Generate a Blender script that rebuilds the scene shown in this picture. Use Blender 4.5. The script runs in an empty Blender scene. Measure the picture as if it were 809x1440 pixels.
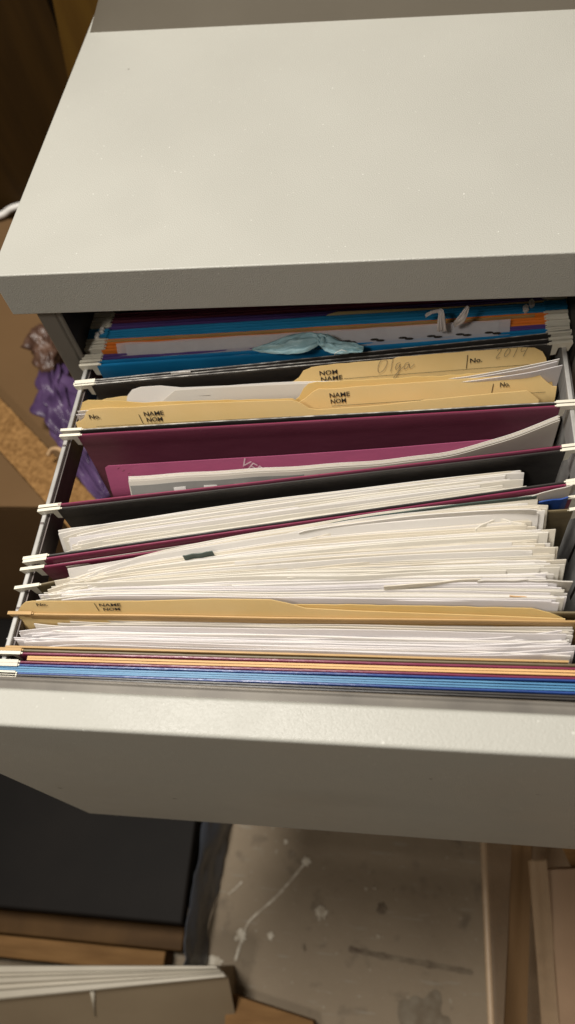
import bpy, bmesh, math, random
from mathutils import Vector, noise, Matrix

scn = bpy.context.scene
col = scn.collection
R = math.radians
rnd = random.Random(11)

# ------------------------------------------------------------------ camera
cam = bpy.data.cameras.new('camera')
cam.sensor_fit = 'VERTICAL'; cam.sensor_height = 24.0; cam.sensor_width = 24.0
cam.lens = 1046.35/1440*24.0
cam.clip_start = 0.01; cam.clip_end = 30
cam.dof.use_dof = True; cam.dof.focus_distance = 0.43; cam.dof.aperture_fstop = 4.2
cam_o = bpy.data.objects.new('camera', cam); col.objects.link(cam_o)
cam_o.location = (0.06305, -0.32142, 0.28169)
cam_o.rotation_euler = (0.53184, 0.12482, 0.08417)
scn.camera = cam_o

# ------------------------------------------------------------------ light
w = bpy.data.worlds.new('World'); scn.world = w; w.use_nodes = True
wb = w.node_tree.nodes['Background']
wb.inputs[0].default_value = (1.0, 0.85, 0.68, 1); wb.inputs[1].default_value = 0.105
la = bpy.data.lights.new('ceiling_lamp', 'AREA'); la.shape = 'DISK'; la.size = 0.40
la.energy = 30.5; la.color = (1.0, 0.95, 0.875)
lo = bpy.data.objects.new('ceiling_lamp', la); col.objects.link(lo)
lo.location = (-0.37, -0.04, 1.33)
lo.rotation_euler = (Vector((0.02, -0.08, 0.0)) - lo.location).to_track_quat('-Z', 'Y').to_euler()
lb_ = bpy.data.lights.new('rear_fill_light', 'AREA'); lb_.shape = 'DISK'; lb_.size = 0.22  # added fill, not a lamp of the room; brightens the rear folders
lb_.energy = 7.4; lb_.color = (1.0, 0.93, 0.84)
lo2 = bpy.data.objects.new('rear_fill_light', lb_); col.objects.link(lo2); lo2.location = (-0.42, -0.98, 1.20)
lo2.rotation_euler = (Vector((0.02, -0.05, 0.0)) - lo2.location).to_track_quat('-Z', 'Y').to_euler()
scn.view_settings.view_transform = 'Standard'; scn.view_settings.look = 'None'
scn.view_settings.exposure = 0.0; scn.view_settings.gamma = 1.0
scn.view_settings.use_curve_mapping = False

# ------------------------------------------------------------------ materials
def mat(name, c, rough=0.6, c2=None, nscale=20, bump=0.0, bscale=400, spec=0.5, transl=0.0, metal=0.0,
        stretch=None, detail=4, lo=0.35, hi=0.65, coat=0.0, bdetail=2):
    m = bpy.data.materials.new(name); m.use_nodes = True
    nt = m.node_tree; n = nt.nodes; L = nt.links
    b = n['Principled BSDF']; out = n['Material Output']
    b.inputs['Base Color'].default_value = (*c, 1); b.inputs['Roughness'].default_value = rough
    b.inputs['Specular IOR Level'].default_value = spec; b.inputs['Metallic'].default_value = metal
    b.inputs['Coat Weight'].default_value = coat
    tc = n.new('ShaderNodeTexCoord'); mp = n.new('ShaderNodeMapping'); L.new(tc.outputs['Object'], mp.inputs[0])
    if stretch: mp.inputs['Scale'].default_value = stretch
    if c2:
        tx = n.new('ShaderNodeTexNoise'); tx.inputs['Scale'].default_value = nscale; tx.inputs['Detail'].default_value = detail
        L.new(mp.outputs[0], tx.inputs['Vector'])
        rp = n.new('ShaderNodeValToRGB'); rp.color_ramp.elements[0].position = lo; rp.color_ramp.elements[1].position = hi
        rp.color_ramp.elements[0].color = (*c, 1); rp.color_ramp.elements[1].color = (*c2, 1)
        L.new(tx.outputs['Fac'], rp.inputs[0]); L.new(rp.outputs[0], b.inputs['Base Color'])
        m['ramp'] = 1
    if bump:
        bx = n.new('ShaderNodeTexNoise'); bx.inputs['Scale'].default_value = bscale; bx.inputs['Detail'].default_value = bdetail
        L.new(mp.outputs[0], bx.inputs['Vector'])
        bp = n.new('ShaderNodeBump'); bp.inputs['Strength'].default_value = 1.0; bp.inputs['Distance'].default_value = bump
        L.new(bx.outputs['Fac'], bp.inputs['Height']); L.new(bp.outputs[0], b.inputs['Normal'])
    if transl:
        t = n.new('ShaderNodeBsdfTranslucent'); mx = n.new('ShaderNodeMixShader'); mx.inputs[0].default_value = transl
        if c2: L.new(rp.outputs[0], t.inputs[0])
        else: t.inputs[0].default_value = (*c, 1)
        L.new(b.outputs[0], mx.inputs[1]); L.new(t.outputs[0], mx.inputs[2]); L.new(mx.outputs[0], out.inputs[0])
    return m

M = {}
def paint(name, c):
    m = mat(name, c, .47, tuple(v*1.05 for v in c), 5, bump=.00026, bscale=1300, spec=.45, bdetail=2)
    nt = m.node_tree; n = nt.nodes; L = nt.links; b = n['Principled BSDF']; src = b.inputs['Base Color'].links[0].from_socket
    tc = n['Texture Coordinate']
    for sc_, lo_, hi_, cc in ((520, .735, .80, (.66, .66, .61)), (95, .800, .810, (.10, .085, .07)), (9, .62, .95, tuple(v*.86 for v in c))):
        t = n.new('ShaderNodeTexNoise'); t.inputs['Scale'].default_value = sc_; t.inputs['Detail'].default_value = 1.5; L.new(tc.outputs['Object'], t.inputs['Vector'])
        r = n.new('ShaderNodeMapRange'); r.inputs[1].default_value = lo_; r.inputs[2].default_value = hi_; L.new(t.outputs['Fac'], r.inputs[0])
        x = n.new('ShaderNodeMix'); x.data_type = 'RGBA'; L.new(r.outputs[0], x.inputs['Factor']); L.new(src, x.inputs['A']); x.inputs['B'].default_value = (*cc, 1)
        src = x.outputs['Result']
    L.new(src, b.inputs['Base Color'])
    t = n.new('ShaderNodeTexNoise'); t.inputs['Scale'].default_value = 11; t.inputs['Detail'].default_value = 5; L.new(tc.outputs['Object'], t.inputs['Vector'])
    r = n.new('ShaderNodeMapRange'); r.inputs[1].default_value = .35; r.inputs[2].default_value = .68; r.inputs[3].default_value = .36; r.inputs[4].default_value = .56
    L.new(t.outputs['Fac'], r.inputs[0]); L.new(r.outputs[0], b.inputs['Roughness'])
    return m
M['paint'] = paint('grey_enamel', (.380, .376, .338))
M['paint_shaded'] = mat('grey_enamel_shaded', (.17, .155, .135), .4, bump=.0001, bscale=500)  # darkened enamel: shade on the case under the lip is in the colour
M['boardgrey'] = mat('dull_grey_board', (.17, .148, .115), .6, (.15, .13, .10), 8)
M['rail'] = mat('rail_metal', (.50, .49, .47), .35, (.36, .35, .33), 60, metal=.3)
M['rail_in'] = mat('rail_inner', (.10, .085, .08), .4, (.16, .13, .12), 30, stretch=(1, .3, 3))
M['groove'] = mat('lip_metal', (.20, .185, .165), .25, (.26, .24, .21), 40, metal=.35)
M['case_shade'] = mat('black_case_shade', (.018, .016, .015), .6)  # black that stands in for the shade inside the case
M['cream'] = mat('cream_coated_metal', (.76, .72, .60), .35, (.70, .66, .55), 90)
M['blackrod'] = mat('dark_hook', (.05, .05, .05), .4)
def card(name, c, c2, rough=.38, sp=.5): return mat(name, c, rough, c2, 160, bump=.00007, bscale=900, spec=sp, stretch=(.3, 1, 1))
M['black'] = card('black_card', (.030, .027, .025), (.042, .038, .035), .40)
M['maroon'] = card('maroon_card', (.19, .028, .066), (.22, .034, .076), .30)
M['maroon_d'] = card('dark_maroon_card', (.180, .045, .078), (.20, .052, .088), .27)
M['blue'] = card('bright_blue_card', (.010, .185, .42), (.014, .22, .48), .34)
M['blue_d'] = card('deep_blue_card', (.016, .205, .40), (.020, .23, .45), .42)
M['navy'] = card('royal_blue_card', (.020, .060, .24), (.026, .075, .29), .30)
M['sky'] = card('light_blue_card', (.060, .21, .40), (.08, .26, .46), .45)
M['purple'] = card('purple_card', (.085, .045, .19), (.10, .055, .22), .45)
M['orange'] = card('orange_card', (.72, .19, .025), (.78, .22, .035), .45)
M['tan'] = card('tan_card', (.62, .36, .14), (.68, .41, .17), .55)
M['kraft'] = card('kraft_card', (.42, .26, .10), (.48, .30, .12), .55)
M['olive'] = card('olive_card', (.13, .10, .05), (.17, .13, .07), .5)
M['green'] = card('dark_green_card', (.035, .060, .050), (.05, .08, .066), .5)
M['pink'] = card('burgundy_card', (.31, .075, .150), (.34, .082, .162), .34)
M['manila'] = mat('manila_card', (.84, .63, .285), .5, (.87, .67, .33), 30, bump=.00005, bscale=1200, transl=.28)
M['manila2'] = mat('manila_card_old', (.80, .58, .22), .5, (.84, .63, .27), 30, bump=.00005, bscale=1200, transl=.28)
M['edge'] = mat('worn_edge', (.16, .15, .14), .5, (.50, .48, .44), 500, lo=.40, hi=.66, stretch=(.3, 1, 1))
PAPERS = []
for i, (c, c2) in enumerate([((.88, .848, .805), (.90, .875, .84)), ((.86, .82, .735), (.88, .85, .78)), ((.88, .85, .85), (.905, .88, .885)), ((.84, .785, .675), (.87, .82, .72)), ((.74, .70, .63), (.79, .75, .69))]):
    PAPERS.append(mat('paper_tone_%s' % 'abcde'[i], c, .75, c2, 25, spec=.2, transl=.34, stretch=(.4, 1, 1)))
M['ink'] = mat('printing_ink', (.03, .026, .022), .8, spec=.1)
M['pencil'] = mat('pencil_line', (.16, .13, .10), .7, spec=.2)
M['white_ink'] = mat('silver_lettering', (.80, .62, .66), .6)
M['dim_ink'] = mat('faint_lettering', (.42, .14, .20), .6)
M['grey_panel'] = mat('grey_print', (.22, .22, .205), .5, (.26, .26, .245), 60)
M['label'] = mat('white_label', (.72, .71, .68), .6)
M['white'] = mat('white_plastic', (.78, .76, .72), .5)

def frosted(name, c, alpha, rough=.4):
    m = bpy.data.materials.new(name); m.use_nodes = True; n = m.node_tree.nodes; L = m.node_tree.links
    b = n['Principled BSDF']; b.inputs['Base Color'].default_value = (*c, 1); b.inputs['Roughness'].default_value = rough
    t = n.new('ShaderNodeBsdfTransparent'); mx = n.new('ShaderNodeMixShader')
    tx = n.new('ShaderNodeTexNoise'); tx.inputs['Scale'].default_value = 70; tc = n.new('ShaderNodeTexCoord'); L.new(tc.outputs['Object'], tx.inputs[0])
    mr = n.new('ShaderNodeMapRange'); mr.inputs[3].default_value = alpha-.12; mr.inputs[4].default_value = alpha+.12
    L.new(tx.outputs['Fac'], mr.inputs[0]); L.new(mr.outputs[0], mx.inputs[0])
    L.new(t.outputs[0], mx.inputs[1]); L.new(b.outputs[0], mx.inputs[2]); L.new(mx.outputs[0], n['Material Output'].inputs[0])
    return m
M['frost'] = frosted('frosted_film', (.66, .65, .68), .46, .3)
M['tote'] = frosted('frosted_tote', (.52, .37, .23), .32, .4)

# ------------------------------------------------------------------ mesh helpers
def link(name, me, m, parent=None, smooth=True):
    o = bpy.data.objects.new(name, me); col.objects.link(o)
    for k in (m if isinstance(m, (list, tuple)) else [m]): me.materials.append(k)
    if smooth:
        for f in me.polygons: f.use_smooth = True
    if parent: o.parent = parent
    return o
def tag(o, label, cat, group=None):
    o['label'] = label; o['category'] = cat
    if group: o['group'] = group
    return o
def thing(name, label, cat, group=None, loc=(0, 0, 0)):
    o = bpy.data.objects.new(name, None); col.objects.link(o); o.empty_display_size = .02
    return tag(o, label, cat, group)
def from_bm(name, bm, m, parent=None, smooth=False):
    bmesh.ops.recalc_face_normals(bm, faces=bm.faces)
    me = bpy.data.meshes.new(name); bm.to_mesh(me); bm.free()
    return link(name, me, m, parent, smooth)
def box_bm(bm, lo, hi, bevel=0.0, seg=2, rot=None, org=None):
    vs = [bm.verts.new((x, y, z)) for x in (lo[0], hi[0]) for y in (lo[1], hi[1]) for z in (lo[2], hi[2])]
    fs = [(0, 1, 3, 2), (4, 6, 7, 5), (0, 4, 5, 1), (2, 3, 7, 6), (0, 2, 6, 4), (1, 5, 7, 3)]
    fa = [bm.faces.new([vs[i] for i in f]) for f in fs]
    if bevel:
        es = list({e for f in fa for e in f.edges})
        g = bmesh.ops.bevel(bm, geom=es, offset=bevel, segments=seg, affect='EDGES', profile=.5)
    return vs
def box(name, lo, hi, m, parent=None, bevel=0.0, seg=2):
    bm = bmesh.new(); box_bm(bm, lo, hi, bevel, seg)
    o = from_bm(name, bm, m, parent, smooth=bevel > 0)
    if bevel:
        wn = o.modifiers.new('weighted_normals', 'WEIGHTED_NORMAL'); wn.weight = 100; wn.keep_sharp = False
    return o
def slab(name, grid, thick, m, parent=None, edge_mat=None, smooth=True, sharp=40):
    """grid[row][col] of points (row 0 = top); thick = number or per-row list."""
    nr, nc = len(grid), len(grid[0]); vs = []; 
    N = []
    for j in range(nr):
        row = []
        for i in range(nc):
            du = grid[j][min(i+1, nc-1)] - grid[j][max(i-1, 0)]
            dv = grid[max(j-1, 0)][i] - grid[min(j+1, nr-1)][i]
            n = du.cross(dv)
            row.append(n.normalized() if n.length > 1e-12 else Vector((0, -1, 0)))
        N.append(row)
    for s in (1, -1):
        for j in range(nr):
            t = (thick[j] if isinstance(thick, list) else thick)*.5
            for i in range(nc): vs.append(grid[j][i] + N[j][i]*t*s)
    k = nr*nc; F = []; mi = []
    for j in range(nr-1):
        for i in range(nc-1):
            a, b, c, d = j*nc+i, j*nc+i+1, (j+1)*nc+i+1, (j+1)*nc+i
            F.append((a, d, c, b)); F.append((k+a, k+b, k+c, k+d)); mi += [0, 0]
    for i in range(nc-1):
        F.append((i, i+1, k+i+1, k+i)); mi.append(1 if edge_mat else 0)
        a = (nr-1)*nc+i; F.append((a, k+a, k+a+1, a+1)); mi.append(0)
    for j in range(nr-1):
        a, b = j*nc, (j+1)*nc; F.append((a, k+a, k+b, b)); mi.append(0)
        a, b = j*nc+nc-1, (j+1)*nc+nc-1; F.append((a, b, k+b, k+a)); mi.append(0)
    me = bpy.data.meshes.new(name); me.from_pydata([tuple(v) for v in vs], [], F); me.update()
    for f, x in zip(me.polygons, mi): f.material_index = x
    o = link(name, me, [m, edge_mat] if edge_mat else m, parent, False)
    if smooth:
        for f in me.polygons: f.use_smooth = True
        try: me.set_sharp_from_angle(angle=R(sharp))
        except Exception: pass
    return o
def tube(name, pts, r, m, parent=None, seg=8, radii=None):
    bm = bmesh.new(); rings = []
    for i, p in enumerate(pts):
        d = (pts[min(i+1, len(pts)-1)] - pts[max(i-1, 0)]).normalized()
        u = d.orthogonal().normalized() if i == 0 else (pu - d*pu.dot(d)).normalized()
        pu = u; v = d.cross(u); rr = radii[i] if radii else r
        rings.append([bm.verts.new(p + (u*math.cos(2*math.pi*k/seg) + v*math.sin(2*math.pi*k/seg))*rr) for k in range(seg)])
    for a, b in zip(rings, rings[1:]):
        for k in range(seg): bm.faces.new((a[k], a[(k+1) % seg], b[(k+1) % seg], b[k]))
    bm.faces.new(rings[0][::-1]); bm.faces.new(rings[-1])
    return from_bm(name, bm, m, parent, True)
def lerp(a, b, t): return a + (b-a)*t
def interp(prof, x):
    if x <= prof[0][0]: return prof[0][1]
    for (a, za), (b, zb) in zip(prof, prof[1:]):
        if x <= b: return lerp(za, zb, (x-a)/max(b-a, 1e-9))
    return prof[-1][1]
def text(name, s, org, xd, ud, size, m, parent, bold=0.0, xs=1.0):
    """flat lettering standing .15 mm proud of the card; xd along the line, ud up."""
    cu = bpy.data.curves.new(name, 'FONT'); cu.body = s; cu.size = size; cu.extrude = .00006; cu.offset = bold; cu.resolution_u = 3
    t = bpy.data.objects.new(name, cu); col.objects.link(t)
    me = bpy.data.meshes.new_from_object(t.evaluated_get(bpy.context.evaluated_depsgraph_get()))
    bpy.data.objects.remove(t); bpy.data.curves.remove(cu)
    xd = Vector(xd).normalized(); ud = Vector(ud); ud = (ud - xd*ud.dot(xd)).normalized(); nd = xd.cross(ud)
    o = Vector(org) + nd*.00032
    for v in me.vertices: v.co = o + xd*v.co.x*xs + ud*v.co.y + nd*v.co.z
    return link(name, me, m, parent, False)
def stroke(name, lines, org, xd, ud, scale, m, parent, r=.00012):
    """pen strokes: each line a list of (x, y)"""
    xd = Vector(xd).normalized(); ud = Vector(ud); ud = (ud - xd*ud.dot(xd)).normalized(); nd = xd.cross(ud)
    bm = bmesh.new(); o = Vector(org) + nd*.0003
    for ln in lines:
        # smooth the stroke
        pts = [Vector(q) for q in ln]
        for _ in range(2):
            if len(pts) > 2:
                q = [pts[0]]
                for a, b in zip(pts, pts[1:]): q += [a*.75+b*.25, a*.25+b*.75]
                pts = q + [pts[-1]]
        prev = None
        for i, p in enumerate(pts):
            d = (pts[min(i+1, len(pts)-1)] - pts[max(i-1, 0)]).normalized(); s = Vector((-d.y, d.x))*r/scale
            ring = []
            for q, h in ((p+s, 0), (p+s, 1), (p-s, 1), (p-s, 0)):
                ring.append(bm.verts.new(o + xd*q.x*scale + ud*q.y*scale + nd*(.00008*h)))
            if prev:
                for k in range(4): bm.faces.new((prev[k], prev[(k+1) % 4], ring[(k+1) % 4], ring[k]))
            prev = ring
    return from_bm(name, bm, m, parent, False)

XL, XR = -.141, .156           # the ends of a hanging folder's body
ZT, ZB = -.083, -.305          # its top edge and its fold
XO = .0077

def folder_half(name, y, m, parent, other, seed, bow=0.0, thick=.0016, xl=XL, xr=XR, zt=ZT, edge=None, wav=.0005, dip=0.0):
    yl, yr = y; ol, orr = other
    nx = 48; zs = [0, .0006, .0016, .009, .0115, .015, .024, .04, .07, .11, .16, zt-ZB]
    th = [thick*.45, thick*.85, thick, thick, thick*.55, .0005, .0005, .0005, .0005, .0005, .0005, .0005]
    g = []
    for j, dz in enumerate(zs):
        f = dz/(zt-ZB); row = []
        for i in range(nx+1):
            u = i/nx; x = lerp(xl, xr, u)
            yt = lerp(yl, yr, u); ym = (yt + lerp(ol, orr, u))*.5
            yb = ym + (yt-ym)*.22
            y_ = lerp(yt, yb, f**1.3) + bow*4*u*(1-u)*(1-f*.6)
            y_ += wav*noise.noise(Vector((u*5, f*3, seed)))*(.4+2.5*min(f*6, 1))
            z_ = zt - dz - dip*4*u*(1-u)*(1-f) + (.00016*noise.noise(Vector((u*40, 2.2, seed))) + .00045*noise.noise(Vector((u*4, 5.2, seed))))*(j < 5)
            row.append(Vector((x, y_, z_)))
        g.append(row)
    return slab(name, g, th, m, parent, edge)

def rod(y, m, parent, hook=.0112, zt=ZT, xl=XL, xr=XR, left=True, right=True):
    """the coated metal hanger shows only as a notched hook at each end of the folder's sleeve"""
    yl, yr = y; sl = (yr-yl)/(xr-xl); z0 = zt + .0003
    for side, on in ((-1, left), (1, right)):
        if not on: continue
        bm = bmesh.new(); e = xl if side < 0 else xr
        def prism(pts, t):
            f = []
            for q in (-.5, .5): f.append([bm.verts.new((x, yl + sl*(x-xl) + q*t, z)) for x, z in pts])
            bm.faces.new(f[0]); bm.faces.new(f[1][::-1]); n = len(pts)
            for k in range(n): bm.faces.new((f[0][k], f[0][(k+1) % n], f[1][(k+1) % n], f[1][k]))
        P = lambda a, z: (e + side*a, z0 + z)
        h = hook + rnd.uniform(-.0006, .0008)
        prism([P(-.003, 0), P(h, 0), P(h+.0012, -.0012), P(h-.0006, -.0078), P(h-.0028, -.0086), P(h-.0036, -.0040), P(h-.0072, -.0040), P(h-.0080, -.0100), P(-.003, -.0110)], .0009)
        prism([P(-.002, .0004), P(h+.0008, .0004), P(h+.0008, -.0004), P(-.002, -.0004)], .0019)
        from_bm('rod_hook', bm, m, parent, False)

def hanging_folder(label, back, front, m, group='hanging file folders in the drawer', rods=True, rodm=None, bowb=0, bowf=0, edge=None,
                   lb=True, rb=True, lf=True, rf=True, fm=None, dip=0.0, thick=.0016, hook=.0112):
    t = thing('hanging_folder', label, 'hanging folder', group)
    dip = dip + rnd.uniform(0, .0009); sg = rnd.uniform(-.0005, .0005); bowb += sg; bowf += sg
    s = rnd.random()*50; jz = rnd.uniform(-.0005, .0005)
    folder_half('back_panel', back, m, t, front, s, bowb, edge=edge, dip=dip, thick=thick, zt=ZT+jz)
    folder_half('front_panel', front, fm or m, t, back, s+9, bowf, edge=edge, dip=dip, thick=thick, zt=ZT+jz)
    if rods:
        rod(back, rodm or M['cream'], t, left=lb, right=rb, hook=hook); rod(front, rodm or M['cream'], t, left=lf, right=rf, hook=hook)
    return t

def paper(name, pl, pr, m, depth=.19, thick=.00022, seed=0, bow=0.0, wav=.0005, ztw=.0006, lean=0.0, prof=None, nx=36, rows=None,
          parent=None, curl_l=0.0, curl_r=0.0, edge_mat=None, cut=.0, slope=.0):
    """one sheet standing on edge; pl / pr are its two top corners"""
    pl, pr = Vector(pl), Vector(pr); g = []
    zs = rows or [0, .002, .006, .012, .025, .05, .1, depth]
    for dz in zs:
        row = []
        for i in range(nx+1):
            u = i/nx; b = pl.lerp(pr, u)
            y = b.y + bow*4*u*(1-u) + wav*noise.noise(Vector((u*3.2, dz*6, seed*3.7)))
            y += curl_l*max(0, 1-u/.14)**2*(1-dz/depth) + curl_r*max(0, (u-.8)/.2)**2*(1-dz/depth) + lean*dz
            z = b.z + ztw*noise.noise(Vector((u*2.3, 7.7, seed*1.9)))
            if cut: z -= cut*max(0, 1-u/.02)**2 + cut*max(0, (u-.98)/.02)**2
            row.append(Vector((b.x, y - slope*min(dz, .025), z-dz)))
        g.append(row)
    return slab(name, g, thick, m, parent, edge_mat)

LEAN = .42
def leaf(name, prof, line, m, parent, thick=.00045, depth=.2, seed=1, wav=.0006, lean=LEAN, zf=-.096, nx=110, rag=.0, bow=0.0):
    """card leaf with a cut outline: prof = (x, z) points of the top edge; line = (xl, yl, xr, yr)"""
    xl, yl, xr, yr = line; x0, x1 = prof[0][0], prof[-1][0]
    xs = sorted(set([lerp(x0, x1, i/nx) for i in range(nx+1)] + [q[0] for q in prof]))
    g = []
    for k, f in enumerate([0, .004, .012, .03, .055, .08, .11, .15, .2, .3, .6, 1]):
        row = []
        for x in xs:
            z = interp(prof, x) + rag*noise.noise(Vector((x*120, 1.1, seed)))*(k == 0)
            zb = -.085 - depth
            y = lerp(yl, yr, (x-xl)/(xr-xl)) + wav*noise.noise(Vector((x*14, f*2, seed))) 
            zz = lerp(z, zb, f); y += lean*(max(zz, zf)-ZT)
            y += bow*max(0, 1-abs((x-(x0+x1)/2)/((x1-x0)/2))**2)
            row.append(Vector((x, y, lerp(z, zb, f))))
        g.append(row)
    return slab(name, g, thick, m, parent)

def text_fit(name, s, org, xd, ud, wid, hei, m, parent, bold=.0):
    """lettering scaled to a given width and capital height (metres)"""
    o = text(name, s, (0, 0, 0), (1, 0, 0), (0, 0, 1), 1.0, m, parent, bold)
    xs = [v.co.x for v in o.data.vertices]; zs = [v.co.z for v in o.data.vertices]
    x0, x1, z0, z1 = min(xs), max(xs), min(zs), max(zs)
    xd = Vector(xd).normalized(); ud = Vector(ud); ud = (ud - xd*ud.dot(xd)).normalized(); nd = xd.cross(ud)
    og = Vector(org) + nd*.0007
    for v in o.data.vertices:
        a, b, c = (v.co.x-x0)/(x1-x0)*wid, (v.co.z-z0)/(z1-z0)*hei, (1 if v.co.y < -.00032 else 0)*.00006
        v.co = og + xd*a + ud*b + nd*c
    return o

# ================================================================== the large structure
cab = thing('filing_cabinet', 'grey metal filing cabinet with its top drawer pulled open', 'filing cabinet')
CX0, CX1 = -.1763, .1917
box('top_panel', (CX0, 0, -.0314), (CX1, .46, 0), M['paint'], cab, .0010, 3)
bm = bmesh.new()
for lo_, hi_ in (((-.168, .010, -.70), (-.1552, .45, -.0316)), ((.1712, .010, -.70), (.1835, .45, -.0316)), ((-.1550, .44, -.70), (.1710, .45, -.0316)),
                 ((-.1550, .012, -.328), (.1710, .44, -.322)), ((-.1550, .012, -.70), (.1710, .44, -.67)), ((-.1550, .010, -.30), (-.1512, .0115, -.0316))):
    box_bm(bm, lo_, hi_, .001, 1)
case = from_bm('case', bm, M['paint_shaded'], cab)
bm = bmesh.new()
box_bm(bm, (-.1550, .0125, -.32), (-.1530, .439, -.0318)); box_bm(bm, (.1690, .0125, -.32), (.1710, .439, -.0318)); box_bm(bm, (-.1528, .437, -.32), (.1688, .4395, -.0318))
from_bm('case_shade_sheets', bm, M['case_shade'], cab)  # added black sheets, interior shade put into their colour
low = box('drawer', (-.1763, -.012, -.655), (.1917, .009, -.330), M['paint'], cab, .002, 3)
drawer = None
bm = bmesh.new()
box_bm(bm, (-.1455, -.2190, -.3130), (.1605, .40, -.3110))                 # tray
box_bm(bm, (.1668, -.2190, -.3130), (.1690, .40, -.098))                   # right-hand side
drawer = from_bm('drawer', bm, M['rail'], cab)
bm = bmesh.new()
box_bm(bm, (CX0, -.2492, -.3166), (CX1, -.2316, -.0366), .0019, 4)
front = from_bm('drawer_front', bm, M['paint'], drawer, True)
wn = front.modifiers.new('weighted_normals', 'WEIGHTED_NORMAL'); wn.weight = 100
# folded steel return behind the drawer front
bm = bmesh.new()
prof = [(-.2315, -.0400), (-.2308, -.0412), (-.2300, -.0446), (-.2262, -.0450), (-.2254, -.0442), (-.2248, -.0440), (-.2242, -.0448), (-.2242, -.300), (-.2315, -.300)]
a = [bm.verts.new((CX0+.012, y, z)) for y, z in prof]; b = [bm.verts.new((CX1-.012, y, z)) for y, z in prof]
for k in range(len(prof)): bm.faces.new((a[k], a[(k+1) % len(prof)], b[(k+1) % len(prof)], b[k]))
bm.faces.new(a); bm.faces.new(b[::-1])
from_bm('steel_return', bm, M['groove'], drawer)
for x0 in (-.1515, .1622):
    bm = bmesh.new()
    box_bm(bm, (x0, -.2235, -.106), (x0+.0028, .38, -.0865), .0006, 2)
    r_ = from_bm('hanging_rail', bm, M['rail'], drawer, False)
bm = bmesh.new(); box_bm(bm, (-.1486, -.2235, -.107), (-.1476, .38, -.0895))
from_bm('rail_channel', bm, M['rail_in'], drawer)
for k in range(8):
    y = .03 - k*.0225
    bm = bmesh.new(); box_bm(bm, (.16635, y, -.150 - .006*(k % 2)), (.16695, y+.0020, -.112)); from_bm('wall_slot', bm, M['ink'], drawer)
for y in (.052, .036, -.061, -.118, -.173):
    bm = bmesh.new(); box_bm(bm, (-.1510, y, -.0866), (-.1490, y+.0014, -.0862)); from_bm('rail_notch', bm, M['rail_in'], drawer)

# grey board standing on the back of the cabinet top
gp = [(-.1560, .2655), (.40, .222)]
g = []
for zz, xl_ in ((.26, -.04), (.12, -.095), (.04, -.146), (-.0005, -.1732)):
    g.append([Vector((lerp(xl_, .42, u/6), lerp(.2676, .2676-.0455*(.42-xl_)/.593, u/6) + zz*.02, zz)) for u in range(7)])
o = slab('grey_board', g, .012, M['boardgrey'], None, None, False)
tag(o, 'grey painted board standing across the back of the cabinet top', 'board')

# ================================================================== hanging folders and what they hold
L_ = lambda t, b, f: (lerp(b[0], f[0], t), lerp(b[1], f[1], t))
def line(t, b, f):
    y = L_(t, b, f); return (XL, y[0], XR, y[1])
HF = hanging_folder

# --- the packed front row, next to the drawer front
HF('black hanging folder squeezed against the drawer front', (-0.2117,-0.2097), (-0.2129,-0.2111), M['black'], edge=M['black'])
h2b, h2f = (-0.2062,-0.2020), (-0.2106,-0.2080)
HF('royal blue hanging folder holding light blue folders, near the drawer front', h2b, h2f, M['navy'])
for k in range(3):
    yl, yr = (-0.2073,-0.2036); y2l, y2r = (-0.2095,-0.2066)
    t = (k+.1)/2.1
    o = paper('file_folder', (XL-.010, lerp(yl, y2l, t), ZT-.0006), (XR+.012, lerp(yr, y2r, t), ZT-.0006 + .0004*k), M['sky'], thick=.0009, seed=k+3, wav=.0003, ztw=.0003)
    tag(o, 'light blue file folder packed inside the royal blue hanging folder', 'file folder', 'light blue folders in the front row')
h3b, h3f = (-0.1996,-0.1960), (-0.2044,-0.2009)
HF('maroon hanging folder around two tan folders, in the front row', h3b, h3f, M['maroon'])
for k, y in enumerate(((-0.2016,-0.1974), (-0.2029,-0.1989))):
    o = paper('file_folder', (XL+.006, y[0]+.0002, ZT-.0006), (XR-.001, y[1], ZT-.0006), M['tan'], thick=.0011, seed=k+8, wav=.0002, ztw=.0003)
    tag(o, 'tan file folder packed inside the front maroon hanging folder', 'file folder', 'tan folders in the front row')
h4b, h4f = (-0.1766,-0.1712), (-0.1978,-0.1941)
t = HF('tan hanging folder with white sheets in front of the labelled manila folder', h4b, h4f, M['kraft'], rodm=M['kraft'], fm=M['olive'], lf=True)
o = paper('file_folder', (-0.1490,-0.1960,-0.0830), (0.1452,-0.1926,-0.0830), M['kraft'], thick=.0010, seed=5, wav=.0003, ztw=.0004)
tag(o, 'thin kraft file folder just behind the front maroon hanging folder', 'file folder')

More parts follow.
